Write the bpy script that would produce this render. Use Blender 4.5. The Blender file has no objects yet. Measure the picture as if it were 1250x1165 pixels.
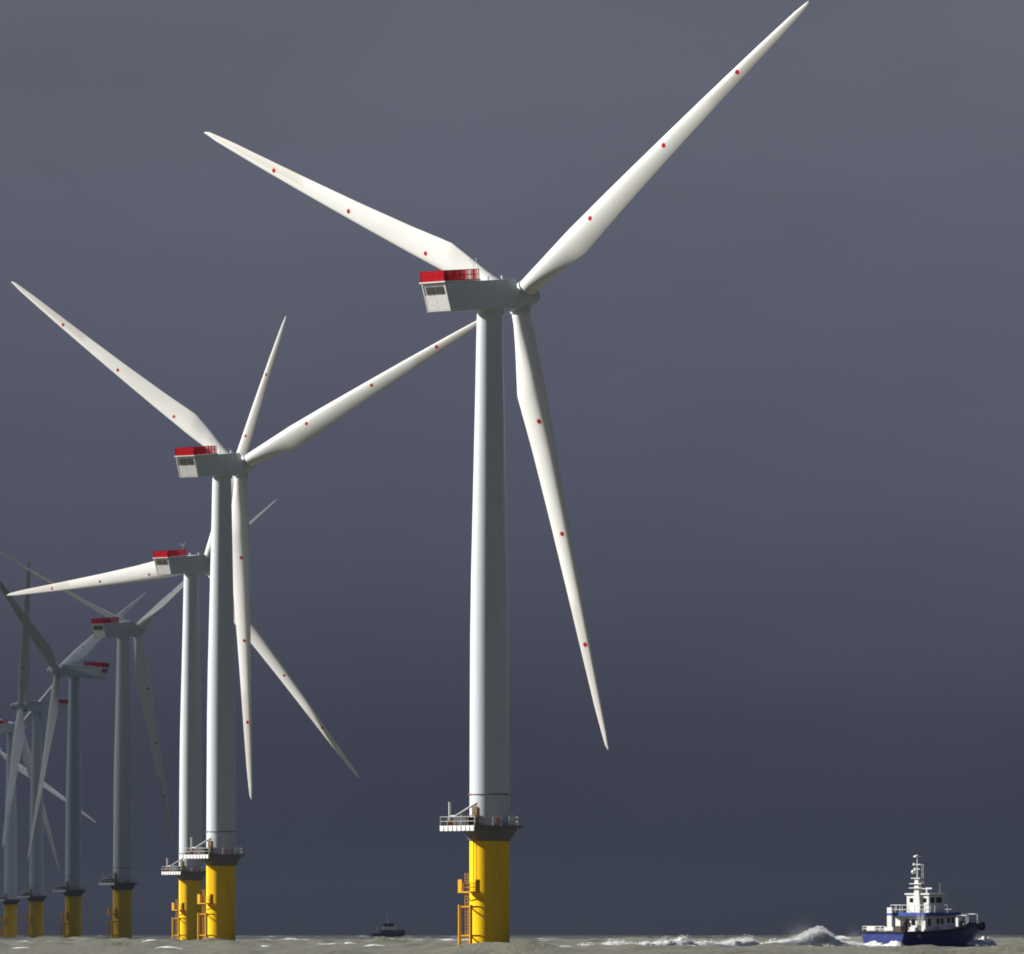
import bpy, math, random
import numpy as np
from math import sin, cos, pi, radians, atan, sqrt
from mathutils import Vector, Matrix

random.seed(7)
SC = bpy.context.scene
COL = SC.collection

# ------------------------------------------------------------------ camera
FPX = 9410.0                 # focal length in pixels of the 1250 px wide photograph
CAM_Z = 1.7
PITCH = atan((1141.0 - 582.5) / FPX)
cam = bpy.data.cameras.new('camera')
cam.sensor_fit = 'HORIZONTAL'
cam.sensor_width = 36.0
cam.lens = FPX / 1250.0 * 36.0
cam.clip_start = 1.0
cam.clip_end = 60000.0
camo = bpy.data.objects.new('camera', cam)
COL.objects.link(camo)
camo.location = (0, 0, CAM_Z)
camo.rotation_euler = (pi / 2 + PITCH, 0, 0)
SC.camera = camo

# ------------------------------------------------------------------ light
SUN_AZ = radians(102)        # 0 = towards the camera, 90 = photograph's left
SUN_EL = radians(24)
S = Vector((-sin(SUN_AZ) * cos(SUN_EL), -cos(SUN_AZ) * cos(SUN_EL), sin(SUN_EL)))
world = bpy.data.worlds.new('World')
SC.world = world
world.use_nodes = True
nt = world.node_tree
nt.nodes.clear()
w_out = nt.nodes.new('ShaderNodeOutputWorld')
w_bg = nt.nodes.new('ShaderNodeBackground')
w_bg.inputs['Strength'].default_value = 0.1
nt.links.new(w_bg.outputs[0], w_out.inputs[0])
sky = nt.nodes.new('ShaderNodeTexSky')
sky.sky_type = 'NISHITA'
sky.sun_disc = False
sky.sun_elevation = SUN_EL
sky.sun_rotation = math.atan2(S.x, S.y)
sky.dust_density = 2.0
# heavy rain cloud covering the sky, only a little open sky above it
tc = nt.nodes.new('ShaderNodeTexCoord')
sep = nt.nodes.new('ShaderNodeSeparateXYZ')
nt.links.new(tc.outputs['Generated'], sep.inputs[0])
ramp = nt.nodes.new('ShaderNodeValToRGB')
cr = ramp.color_ramp
cr.interpolation = 'B_SPLINE'
SKY_STOPS = [(0.0, (0.0115, 0.0150, 0.0262)), (0.015, (0.0235, 0.0270, 0.0435)), (0.036, (0.0355, 0.0390, 0.0575)), (0.058, (0.0410, 0.0445, 0.0665)),
             (0.080, (0.0505, 0.0530, 0.0745)), (0.12, (0.0650, 0.0680, 0.0865)), (0.15, (0.0620, 0.0680, 0.0880)), (0.30, (0.032, 0.041, 0.068)), (1.0, (0.010, 0.020, 0.046))]
for k_, (p_, c_) in enumerate(SKY_STOPS):
    e_ = cr.elements[0] if k_ == 0 else (cr.elements[len(cr.elements) - 1] if k_ == len(SKY_STOPS) - 1 else cr.elements.new(p_))
    e_.position = p_; e_.color = (*c_, 1)
nt.links.new(sep.outputs['Z'], ramp.inputs[0])
mp = nt.nodes.new('ShaderNodeMapping')
mp.inputs['Rotation'].default_value = (0, radians(28), 0)
mp.inputs['Scale'].default_value = (9, 4, 26)
nt.links.new(tc.outputs['Generated'], mp.inputs[0])
nz = nt.nodes.new('ShaderNodeTexNoise')
nz.inputs['Scale'].default_value = 1.0
nz.inputs['Detail'].default_value = 5.0
nz.inputs['Roughness'].default_value = 0.55
nt.links.new(mp.outputs[0], nz.inputs['Vector'])
mr = nt.nodes.new('ShaderNodeMapRange')
mr.inputs['From Min'].default_value = 0.3
mr.inputs['From Max'].default_value = 0.7
mr.inputs['To Min'].default_value = 9.0
mr.inputs['To Max'].default_value = 11.0
nt.links.new(nz.outputs[0], mr.inputs[0])
side = nt.nodes.new('ShaderNodeMapRange')
side.inputs['From Min'].default_value = -0.09; side.inputs['From Max'].default_value = 0.09
side.inputs['To Min'].default_value = 0.94; side.inputs['To Max'].default_value = 1.06
nt.links.new(sep.outputs['X'], side.inputs[0])
mul = nt.nodes.new('ShaderNodeMath'); mul.operation = 'MULTIPLY'
nt.links.new(mr.outputs[0], mul.inputs[0]); nt.links.new(side.outputs[0], mul.inputs[1])
vs = nt.nodes.new('ShaderNodeVectorMath'); vs.operation = 'SCALE'
nt.links.new(ramp.outputs[0], vs.inputs[0])
nt.links.new(mul.outputs[0], vs.inputs['Scale'])
mx = nt.nodes.new('ShaderNodeMix'); mx.data_type = 'RGBA'
mx.inputs[0].default_value = 0.008
nt.links.new(vs.outputs[0], mx.inputs[6])
nt.links.new(sky.outputs[0], mx.inputs[7])
nt.links.new(mx.outputs[2], w_bg.inputs['Color'])

sun = bpy.data.lights.new('sun', 'SUN')
sun.energy = 5.0
sun.angle = radians(0.53)
sun.color = (1.0, 0.955, 0.88)
suno = bpy.data.objects.new('sun', sun)
COL.objects.link(suno)
suno.rotation_euler = (-S).to_track_quat('-Z', 'Y').to_euler()
suno.location = S * 3000

SC.view_settings.view_transform = 'Standard'
SC.view_settings.look = 'None'
SC.view_settings.gamma = 1.0
SC.view_settings.use_curve_mapping = False
SC.view_settings.exposure = 0.98
SC.render.engine = 'CYCLES'
SC.cycles.use_denoising = True
SC.cycles.max_bounces = 5
SC.cycles.diffuse_bounces = 3
SC.cycles.glossy_bounces = 3
SC.cycles.volume_bounces = 0
SC.render.film_transparent = False
SC.cycles.filter_width = 1.9

# ------------------------------------------------------------------ materials
def mat(name, base, rough=0.5, metal=0.0, var=0.08, scale=(1, 1, 1), nscale=1.5, spec=0.18, dirt=None, dirt_amt=0.0, bump=0.0):
    m = bpy.data.materials.new(name)
    m.use_nodes = True
    t = m.node_tree
    b = t.nodes['Principled BSDF']
    b.inputs['Roughness'].default_value = rough
    b.inputs['Metallic'].default_value = metal
    b.inputs['Specular IOR Level'].default_value = spec
    co = t.nodes.new('ShaderNodeTexCoord')
    mpn = t.nodes.new('ShaderNodeMapping')
    mpn.inputs['Scale'].default_value = scale
    t.links.new(co.outputs['Object'], mpn.inputs[0])
    n = t.nodes.new('ShaderNodeTexNoise')
    n.inputs['Scale'].default_value = nscale
    n.inputs['Detail'].default_value = 6
    n.inputs['Roughness'].default_value = 0.6
    t.links.new(mpn.outputs[0], n.inputs['Vector'])
    r = t.nodes.new('ShaderNodeMapRange')
    r.inputs['From Min'].default_value = 0.3
    r.inputs['From Max'].default_value = 0.7
    r.inputs['To Min'].default_value = 1 - var
    r.inputs['To Max'].default_value = 1 + var * 0.5
    t.links.new(n.outputs[0], r.inputs[0])
    v = t.nodes.new('ShaderNodeVectorMath'); v.operation = 'SCALE'
    v.inputs[0].default_value = base
    t.links.new(r.outputs[0], v.inputs['Scale'])
    src = v.outputs[0]
    if dirt:
        n2 = t.nodes.new('ShaderNodeTexNoise')
        n2.inputs['Scale'].default_value = nscale * 2.3
        n2.inputs['Detail'].default_value = 8
        t.links.new(mpn.outputs[0], n2.inputs['Vector'])
        r2 = t.nodes.new('ShaderNodeMapRange')
        r2.inputs['From Min'].default_value = 0.56
        r2.inputs['From Max'].default_value = 0.74
        r2.inputs['To Max'].default_value = dirt_amt
        t.links.new(n2.outputs[0], r2.inputs[0])
        mm = t.nodes.new('ShaderNodeMix'); mm.data_type = 'RGBA'
        mm.inputs[7].default_value = (*dirt, 1)
        t.links.new(r2.outputs[0], mm.inputs[0])
        t.links.new(src, mm.inputs[6])
        src = mm.outputs[2]
    t.links.new(src, b.inputs['Base Color'])
    if bump:
        bp = t.nodes.new('ShaderNodeBump')
        bp.inputs['Strength'].default_value = bump
        bp.inputs['Distance'].default_value = 0.1
        t.links.new(n.outputs[0], bp.inputs['Height'])
        t.links.new(bp.outputs[0], b.inputs['Normal'])
    return m

M = {
 'tower': mat('tower_paint', (0.495, 0.55, 0.59), 0.42, var=0.05, scale=(1, 1, 0.06), nscale=0.9, dirt=(0.42, 0.40, 0.36), dirt_amt=0.25),
 'nacelle': mat('nacelle_paint', (0.47, 0.53, 0.565), 0.4, var=0.05, scale=(1, 1, 0.3), nscale=0.8, dirt=(0.45, 0.43, 0.38), dirt_amt=0.3),  # darkened to deepen the shaded sides; the sunlit rear gets a brighter colour
 'red': mat('red_fence_paint', (0.42, 0.002, 0.010), 0.7, var=0.2, scale=(3, 3, 0.4), nscale=1.2, spec=0.04),
 'dot': mat('red_marker_paint', (0.47, 0.002, 0.010), 0.7, var=0.1, spec=0.04),
 'yellow': mat('yellow_paint', (0.78, 0.52, 0.001), 0.6, spec=0.05, var=0.08, scale=(1, 1, 0.12), nscale=0.9, dirt=(0.35, 0.2, 0.02), dirt_amt=0.3),
 'yellow_rail': mat('yellow_rail_paint', (0.70, 0.37, 0.008), 0.6, spec=0.06, var=0.2, nscale=3, dirt=(0.25, 0.11, 0.03), dirt_amt=0.6),
 'steel': mat('galvanised_steel', (0.52, 0.53, 0.53), 0.5, metal=0.0, var=0.15, nscale=2),
 'dark_steel': mat('dark_steel', (0.14, 0.14, 0.135), 0.6, var=0.2, nscale=1.5),
 'louvre': mat('louvre_grey', (0.12, 0.115, 0.11), 0.6, var=0.2, nscale=4),
 'equip': mat('equipment_dark', (0.05, 0.05, 0.055), 0.6, var=0.3, nscale=3),
 'orange': mat('orange_paint', (0.75, 0.17, 0.03), 0.5, var=0.1),
 'hull': mat('hull_blue', (0.022, 0.038, 0.19), 0.45, var=0.15, scale=(0.4, 0.4, 1.5), nscale=1.2, dirt=(0.3, 0.32, 0.45), dirt_amt=0.25),
 'antifoul': mat('hull_dark_bottom', (0.015, 0.02, 0.06), 0.45, var=0.2),
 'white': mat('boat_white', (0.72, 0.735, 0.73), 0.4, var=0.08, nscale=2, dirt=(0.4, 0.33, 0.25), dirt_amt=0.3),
 'deck': mat('deck_grey', (0.22, 0.24, 0.25), 0.7, var=0.2, nscale=3),
 'bstripe': mat('deck_edge_blue', (0.05, 0.09, 0.36), 0.4, var=0.1),
 'glass': mat('window_glass', (0.012, 0.014, 0.018), 0.08, var=0.1),
 'rubber': mat('black_rubber', (0.02, 0.02, 0.022), 0.7, var=0.2),
 'brownw': mat('wood_brown', (0.10, 0.065, 0.05), 0.6, var=0.2),
 'farhull': mat('dark_hull', (0.05, 0.055, 0.085), 0.5, var=0.2),
 'fargrey': mat('cabin_grey', (0.42, 0.43, 0.45), 0.5, var=0.1),
}

# blade paint: white, a tan worn strip along the outer trailing edge
def blade_material():
    m = mat('blade_paint', (0.68, 0.695, 0.685), 0.38, var=0.05, scale=(1, 1, 0.08), nscale=0.7, dirt=(0.42, 0.40, 0.35), dirt_amt=0.18)
    t = m.node_tree
    b = t.nodes['Principled BSDF']
    src = b.inputs['Base Color'].links[0].from_socket
    at = t.nodes.new('ShaderNodeAttribute'); at.attribute_name = 'worn'
    mm = t.nodes.new('ShaderNodeMix'); mm.data_type = 'RGBA'
    mm.inputs[7].default_value = (0.42, 0.38, 0.32, 1)
    t.links.new(at.outputs['Fac'], mm.inputs[0])
    t.links.new(src, mm.inputs[6])
    t.links.new(mm.outputs[2], b.inputs['Base Color'])
    return m
M['blade'] = blade_material()

def foam_material():
    m = mat('sea_foam', (0.93, 0.94, 0.94), 0.9, var=0.06, nscale=3, spec=0.1, bump=0.5)
    t = m.node_tree
    b = t.nodes['Principled BSDF']; out = t.nodes['Material Output']
    co = t.nodes.new('ShaderNodeTexCoord')
    n = t.nodes.new('ShaderNodeTexNoise')
    n.inputs['Scale'].default_value = 4.5; n.inputs['Detail'].default_value = 9; n.inputs['Roughness'].default_value = 0.7
    t.links.new(co.outputs['Object'], n.inputs['Vector'])
    at = t.nodes.new('ShaderNodeAttribute'); at.attribute_name = 'dens'
    ad = t.nodes.new('ShaderNodeMath'); ad.operation = 'ADD'
    t.links.new(at.outputs['Fac'], ad.inputs[0]); t.links.new(n.outputs[0], ad.inputs[1])
    r = t.nodes.new('ShaderNodeMapRange')
    r.inputs['From Min'].default_value = 0.60; r.inputs['From Max'].default_value = 0.86
    t.links.new(ad.outputs[0], r.inputs[0])
    tr = t.nodes.new('ShaderNodeBsdfTransparent'); mx_ = t.nodes.new('ShaderNodeMixShader')
    t.links.new(r.outputs[0], mx_.inputs[0]); tl = t.nodes.new('ShaderNodeBsdfTranslucent'); tl.inputs[0].default_value = (0.9, 0.92, 0.92, 1)
    mt = t.nodes.new('ShaderNodeMixShader'); mt.inputs[0].default_value = 0.22
    t.links.new(b.outputs[0], mt.inputs[1]); t.links.new(tl.outputs[0], mt.inputs[2])
    t.links.new(tr.outputs[0], mx_.inputs[1]); t.links.new(mt.outputs[0], mx_.inputs[2])
    t.links.new(mx_.outputs[0], out.inputs['Surface'])
    return m
M['drops'] = mat('spray_drops', (0.8, 0.81, 0.82), 0.6, var=0.05, spec=0.2)
M['foam'] = foam_material()

# ------------------------------------------------------------------ mesh helpers
class MB:
    def __init__(self):
        self.v = []; self.f = []; self.smooth = []; self.dens = []
    def add(self, vs, fs, smooth=False):
        o = len(self.v)
        self.v += [tuple(p) for p in vs]
        self.f += [tuple(i + o for i in f) for f in fs]
        self.smooth += [smooth] * len(fs)
        return self
    def box(self, x0, x1, y0, y1, z0, z1, M4=None):
        vs = [Vector((x, y, z)) for z in (z0, z1) for y in (y0, y1) for x in (x0, x1)]
        if M4 is not None: vs = [M4 @ p for p in vs]
        return self.add(vs, [(0, 2, 3, 1), (4, 5, 7, 6), (0, 1, 5, 4), (2, 6, 7, 3), (0, 4, 6, 2), (1, 3, 7, 5)])
    def tube(self, p, q, r, n=8, r2=None):
        p, q = Vector(p), Vector(q)
        d = (q - p).normalized()
        a = d.orthogonal().normalized(); b = d.cross(a)
        r2 = r if r2 is None else r2
        vs = []
        for c, rr in ((p, r), (q, r2)):
            for i in range(n):
                t = 2 * pi * i / n
                vs.append(c + a * (cos(t) * rr) + b * (sin(t) * rr))
        fs = [(i, (i + 1) % n, n + (i + 1) % n, n + i) for i in range(n)]
        self.add(vs, fs, True)
        o = [tuple(range(n - 1, -1, -1)), tuple(range(n, 2 * n))]
        return self.add(vs, o, False)
    def lathe(self, prof, n=48, axis='Z', smooth=True, cap=True):
        vs = []
        for (h, r) in prof:
            for i in range(n):
                t = 2 * pi * i / n
                x, y = r * cos(t), r * sin(t)
                vs.append((x, y, h) if axis == 'Z' else (x, h, y))
        fs = []
        for k in range(len(prof) - 1):
            for i in range(n):
                j = (i + 1) % n
                q = (k * n + i, k * n + j, (k + 1) * n + j, (k + 1) * n + i)
                fs.append(q if axis == 'Z' else q[::-1])
        self.add(vs, fs, smooth)
        if cap:
            b = tuple(range(n)); tp = tuple(range((len(prof) - 1) * n, len(prof) * n))
            if axis == 'Z': b = b[::-1]
            else: tp = tp[::-1]
            self.add(vs, [b, tp], False)
        return self
    def ring(self, r, z, rt, n=48, m=6):
        vs, fs = [], []
        for i in range(n):
            t = 2 * pi * i / n
            for k in range(m):
                s = 2 * pi * k / m
                rr = r + rt * cos(s)
                vs.append((rr * cos(t), rr * sin(t), z + rt * sin(s)))
        for i in range(n):
            for k in range(m):
                fs.append((i * m + k, ((i + 1) % n) * m + k, ((i + 1) % n) * m + (k + 1) % m, i * m + (k + 1) % m))
        return self.add(vs, fs, True)
    def mesh(self, name, material):
        me = bpy.data.meshes.new(name)
        me.from_pydata(self.v, [], self.f)
        me.polygons.foreach_set('use_smooth', self.smooth)
        me.materials.append(M[material] if isinstance(material, str) else material)
        me.update()
        if self.dens:
            a = me.attributes.new('dens', 'FLOAT', 'POINT'); a.data.foreach_set('value', self.dens)
        return me

def obj(name, me, parent=None, loc=None, mtx=None):
    o = bpy.data.objects.new(name, me)
    COL.objects.link(o)
    if parent: o.parent = parent
    if mtx is not None: o.matrix_local = mtx
    elif loc is not None: o.location = loc
    return o

def bevel_mesh(me, w, seg=2):
    import bmesh
    bm = bmesh.new(); bm.from_mesh(me)
    bmesh.ops.bevel(bm, geom=bm.edges[:] , offset=w, segments=seg, affect='EDGES', profile=0.5)
    bm.to_mesh(me); bm.free(); me.update()
    return me

# ------------------------------------------------------------------ sea
rng = np.random.default_rng(4)
WIND = math.atan2(-cos(radians(38)), -sin(radians(38)))       # waves run towards the near left
NW = 46
lam = np.exp(np.linspace(math.log(3.2), math.log(38.0), NW))
wdir = WIND + rng.normal(0, 0.55, NW)
amp = 0.0092 * lam ** 0.72 * rng.uniform(0.6, 1.3, NW)
kx, ky = np.cos(wdir) * 2 * pi / lam, np.sin(wdir) * 2 * pi / lam
pha = rng.uniform(0, 2 * pi, NW)

def wave(x, y, with_fade=True):
    x = np.asarray(x, float); y = np.asarray(y, float)
    z = np.zeros(np.broadcast(x, y).shape)
    for i in range(NW):
        z = z + amp[i] * np.cos(kx[i] * x + ky[i] * y + pha[i])
    grp = 0.75 + 0.35 * np.sin(x * 0.019 + y * 0.006 + 1.0) * np.sin(y * 0.011 - x * 0.007)
    z = z * grp
    z = z + 0.55 * z * np.abs(z)
    z = z * (1 - 0.6 * np.exp(-((x - 26) / 34) ** 2 - ((y - 925) / 55) ** 2))      # water flattened by the boat's wash
    if with_fade:
        fx = np.clip((420 - np.abs(x)) / 140, 0, 1)
        fy = np.clip((y - 340) / 160, 0, 1) * np.clip((5200 - y) / 1200, 0, 1)
        z = z * fx * fy
    return z

def rngs(*parts):
    out = []
    for a, b, st in parts:
        n = max(1, int(round((b - a) / st)))
        out += list(np.linspace(a, b, n, endpoint=False))
    return out
xs = rngs((-14000, -2000, 3000), (-2000, -420, 260), (-420, -110, 2.6), (-110, 110, 0.9), (110, 420, 2.6), (420, 2000, 260), (2000, 14001, 3000)) + [14000.0]
ys = rngs((-4000, 0, 800), (0, 340, 60), (340, 560, 4), (560, 1500, 1.35), (1500, 4000, 4.5), (4000, 5200, 15), (5200, 9000, 400), (9000, 20001, 2000)) + [20000.0]
X, Y = np.meshgrid(np.array(xs), np.array(ys))
Z = wave(X, Y)
ny, nx = X.shape
sea_me = bpy.data.meshes.new('sea')
co = np.stack([X, Y, Z], -1).reshape(-1, 3)
sea_me.vertices.add(co.shape[0])
sea_me.vertices.foreach_set('co', co.ravel())
ii = np.arange(ny - 1)[:, None] * nx + np.arange(nx - 1)[None, :]
quads = np.stack([ii, ii + 1, ii + nx + 1, ii + nx], -1).reshape(-1, 4)
nq = quads.shape[0]
sea_me.loops.add(nq * 4)
sea_me.loops.foreach_set('vertex_index', quads.ravel().astype(np.int32))
sea_me.polygons.add(nq)
sea_me.polygons.foreach_set('loop_start', (np.arange(nq) * 4).astype(np.int32))
sea_me.polygons.foreach_set('use_smooth', np.ones(nq, bool))
sea_me.update(calc_edges=True)
fo = sea_me.attributes.new('foam', 'FLOAT', 'POINT')
patch = 0.5 + 0.5 * np.sin(X * 0.043 + 2.0 * np.sin(Y * 0.017)) * np.sin(Y * 0.052 + 1.3 * np.sin(X * 0.031))
foamv = 0.7 * np.clip((Z - 0.55) / 0.4, 0, 1) * patch ** 2
fo.data.foreach_set('value', foamv.ravel().astype(np.float32))

def sea_material():
    m = bpy.data.materials.new('sea_water')
    m.use_nodes = True
    t = m.node_tree
    b = t.nodes['Principled BSDF']
    b.inputs['Roughness'].default_value = 0.35
    b.inputs['IOR'].default_value = 1.33
    b.inputs['Specular IOR Level'].default_value = 0.3
    co = t.nodes.new('ShaderNodeTexCoord')
    n1 = t.nodes.new('ShaderNodeTexNoise')
    n1.inputs['Scale'].default_value = 0.09
    n1.inputs['Detail'].default_value = 6
    t.links.new(co.outputs['Object'], n1.inputs['Vector'])
    r = t.nodes.new('ShaderNodeValToRGB')
    r.color_ramp.elements[0].position = 0.35
    r.color_ramp.elements[0].color = (0.124, 0.121, 0.082, 1)
    r.color_ramp.elements[1].position = 0.65
    r.color_ramp.elements[1].color = (0.166, 0.157, 0.106, 1)
    t.links.new(n1.outputs[0], r.inputs[0])
    n2 = t.nodes.new('ShaderNodeTexNoise')
    n2.inputs['Scale'].default_value = 1.6
    n2.inputs['Detail'].default_value = 8
    n2.inputs['Roughness'].default_value = 0.65
    t.links.new(co.outputs['Object'], n2.inputs['Vector'])
    at = t.nodes.new('ShaderNodeAttribute'); at.attribute_name = 'foam'
    ad = t.nodes.new('ShaderNodeMath'); ad.operation = 'MULTIPLY_ADD'
    ad.inputs[1].default_value = 1.5
    t.links.new(at.outputs['Fac'], ad.inputs[0])
    t.links.new(n2.outputs[0], ad.inputs[2])
    mr = t.nodes.new('ShaderNodeMapRange')
    mr.inputs['From Min'].default_value = 0.95
    mr.inputs['From Max'].default_value = 1.15
    t.links.new(ad.outputs[0], mr.inputs[0])
    mm = t.nodes.new('ShaderNodeMix'); mm.data_type = 'RGBA'
    mm.inputs[7].default_value = (0.8, 0.81, 0.8, 1)
    t.links.new(mr.outputs[0], mm.inputs[0])
    t.links.new(r.outputs[0], mm.inputs[6])
    t.links.new(mm.outputs[2], b.inputs['Base Color'])
    n3 = t.nodes.new('ShaderNodeTexNoise')
    n3.inputs['Scale'].default_value = 1.1
    n3.inputs['Detail'].default_value = 7
    n3.inputs['Roughness'].default_value = 0.62
    t.links.new(co.outputs['Object'], n3.inputs['Vector'])
    bp = t.nodes.new('ShaderNodeBump')
    bp.inputs['Strength'].default_value = 0.65
    bp.inputs['Distance'].default_value = 0.5
    t.links.new(n3.outputs[0], bp.inputs['Height'])
    t.links.new(bp.outputs[0], b.inputs['Normal'])
    return m
M['sea'] = sea_material()
sea_me.materials.append(M['sea'])
sea = obj('sea', sea_me)
sea['kind'] = 'structure'

# ------------------------------------------------------------------ rain cloud that shades the farther turbines
def make_cloud():
    # ground shadow starts beyond the third turbine
    off = S * (760 / S.z)
    x0, x1 = -1500 + off.x, 2700 + off.x
    y0, y1 = 1985 + off.y, 5200 + off.y
    nx_, ny_ = 100, 90
    gx = np.linspace(0, 1, nx_); gy = np.linspace(0, 1, ny_)
    GX, GY = np.meshgrid(gx, gy)
    r_ = np.random.default_rng(5)
    bump = np.zeros_like(GX)
    for i in range(60):
        f = r_.uniform(2, 16); th = r_.uniform(0, 2 * pi)
        bump += np.cos((GX * cos(th) + GY * sin(th)) * f * 2 * pi * 0.6 + r_.uniform(0, 6.3)) / f ** 0.9
    bump /= np.abs(bump).max()
    edge = np.minimum(np.minimum(GX, 1 - GX) * (x1 - x0), np.minimum(GY, 1 - GY) * (y1 - y0))
    th = np.clip(edge / 160, 0, 1) ** 0.5
    wob = 30 * np.sin(GX * 23) + 18 * np.sin(GX * 51 + 1)
    PX = x0 + (x1 - x0) * GX + 30 * np.sin(GY * 31)
    PY = y0 + (y1 - y0) * GY + wob * (1 - GY)
    ZB = 760 - th * (25 + 18 * bump)
    ZT = 764 + th * (110 + 90 * np.maximum(bump, -0.6))
    mb = MB()
    n = nx_ * ny_
    vs = [(float(a), float(b), float(c)) for a, b, c in zip(PX.ravel(), PY.ravel(), ZB.ravel())]
    vs += [(float(a), float(b), float(c)) for a, b, c in zip(PX.ravel(), PY.ravel(), ZT.ravel())]
    fs = []
    for j in range(ny_ - 1):
        for i in range(nx_ - 1):
            a = j * nx_ + i
            fs.append((a, a + nx_, a + nx_ + 1, a + 1))
            fs.append((n + a, n + a + 1, n + a + nx_ + 1, n + a + nx_))
    loop = [i for i in range(nx_)] + [j * nx_ + nx_ - 1 for j in range(1, ny_)] + [(ny_ - 1) * nx_ + i for i in range(nx_ - 2, -1, -1)] + [j * nx_ for j in range(ny_ - 2, 0, -1)]
    for a, b in zip(loop, loop[1:] + loop[:1]):
        fs.append((a, b, n + b, n + a))
    mb.add(vs, fs, True)
    m = mat('cloud_grey', (0.55, 0.56, 0.6), 1.0, var=0.15, nscale=0.004, spec=0.0)
    t_ = m.node_tree
    o_ = t_.nodes['Material Output']; b_ = t_.nodes['Principled BSDF']
    tr = t_.nodes.new('ShaderNodeBsdfTransparent'); ms = t_.nodes.new('ShaderNodeMixShader')
    geo = t_.nodes.new('ShaderNodeTexCoord'); sp = t_.nodes.new('ShaderNodeSeparateXYZ'); rg = t_.nodes.new('ShaderNodeMapRange')
    t_.links.new(geo.outputs['Object'], sp.inputs[0]); t_.links.new(sp.outputs['Y'], rg.inputs[0])
    rg.inputs['From Min'].default_value = y0; rg.inputs['From Max'].default_value = y0 + 800
    rg.inputs['To Min'].default_value = 0.64; rg.inputs['To Max'].default_value = 0.86      # thin edge, denser core (two skins)
    t_.links.new(rg.outputs[0], ms.inputs[0]); t_.links.new(tr.outputs[0], ms.inputs[1]); tl = t_.nodes.new('ShaderNodeBsdfTranslucent'); tl.inputs[0].default_value = (0.68, 0.72, 0.78, 1)
    m2 = t_.nodes.new('ShaderNodeMixShader'); m2.inputs[0].default_value = 0.93
    t_.links.new(b_.outputs[0], m2.inputs[1]); t_.links.new(tl.outputs[0], m2.inputs[2])
    t_.links.new(m2.outputs[0], ms.inputs[2])
    t_.links.new(ms.outputs[0], o_.inputs['Surface'])
    o = obj('cloud', mb.mesh('cloud', m))
    o['kind'] = 'structure'
make_cloud()

# ------------------------------------------------------------------ wind turbine meshes (shared by all turbines)
HUB_Z = 84.3
OVER = 5.8
R_TIP = 60.0
TIP_FWD = 3.3
PHI = radians(47)                                   # landing and laydown side, 0 = towards camera, 90 = left
OUTV = Vector((-sin(PHI), -cos(PHI), 0))
TANV = Vector((cos(PHI), -sin(PHI), 0))
LM = Matrix(((OUTV.x, TANV.x, 0, 0), (OUTV.y, TANV.y, 0, 0), (0, 0, 1, 0), (0, 0, 0, 1)))   # local x = outwards

def interp(t, xs_, ys_): return float(np.interp(t, xs_, ys_))
BR = [1.5, 3.2, 6.0, 9.0, 12.6, 13.6, 20, 30, 40, 48, 54, 57.5, 59.2, 60]
BC = [2.35, 2.4, 2.92, 3.55, 4.3, 4.22, 3.6, 2.8, 2.12, 1.6, 1.18, 0.82, 0.5, 0.12]
BL = ([1.5, 12.6, 20, 30, 40, 50, 57.5, 60], [1.17, 1.52, 1.42, 1.18, 0.92, 0.62, 0.33, 0.06])
BT = [1.0, 0.98, 0.72, 0.50, 0.36, 0.33, 0.27, 0.22, 0.19, 0.18, 0.17, 0.17, 0.17, 0.2]
def blade_axis(r):
    q = max(0.0, (r - 1.5) / (R_TIP - 1.5))
    sweep = 0.0
    fwd = TIP_FWD * (0.55 * q + 0.45 * q * q)
    return sweep, -fwd                              # local X (leading), local Y (downwind)
def blade_point(r, xn, side):
    """xn 0 = leading edge, 1 = trailing edge, side +1 = downwind (suction) face"""
    c = interp(r, BR, BC); th = interp(r, BR, BT)
    w = min(1, max(0, (r - 2.5) / 8.5)); w = w * w * (3 - 2 * w)
    yt = 5 * th * (0.2969 * sqrt(max(xn, 0)) - 0.126 * xn - 0.3516 * xn ** 2 + 0.2843 * xn ** 3 - 0.1036 * xn ** 4)
    cam_ = 0.03 * 4 * xn * (1 - xn)
    ya = side * yt + cam_
    yc = side * sqrt(max(0, xn * (1 - xn))) * th
    y = (ya * w + yc * (1 - w)) * c
    x = interp(r, *BL) - xn * c
    tw = radians(interp(r, [0, 6, 13, 25, 40, 60], [15, 13, 9.5, 5.5, 2.5, 0.5]))
    sx, sy = blade_axis(r)
    return (x * cos(tw) + y * sin(tw) + sx, -x * sin(tw) + y * cos(tw) + sy, r)
def blade_mesh():
    rs = sorted(set(list(np.linspace(1.5, 12.6, 12)) + list(np.linspace(12.6, 57.5, 26)) + [57.5, 58.4, 59.2, 59.7, 60.0]))
    N = 15
    xn = [0.5 * (1 - cos(pi * i / N)) for i in range(N + 1)]
    loop = [(x, 1) for x in xn] + [(x, -1) for x in xn[-2:0:-1]]
    n = len(loop)
    mb = MB(); vs = []; worn = []
    for r in rs:
        for x, s_ in loop:
            vs.append(blade_point(r, x, s_))
            worn.append(0.4 if (r > 41 and x > 0.42 and x < 0.98) else 0.0)
    fs = []
    for k in range(len(rs) - 1):
        for i in range(n):
            j = (i + 1) % n
            fs.append((k * n + i, (k + 1) * n + i, (k + 1) * n + j, k * n + j))
    fs.append(tuple(range(n)))
    fs.append(tuple(range(len(rs) * n - 1, (len(rs) - 1) * n - 1, -1)))
    mb.add(vs, fs, True)
    me = mb.mesh('blade', 'blade')
    a = me.attributes.new('worn', 'FLOAT', 'POINT')
    a.data.foreach_set('value', worn)
    return me
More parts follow.
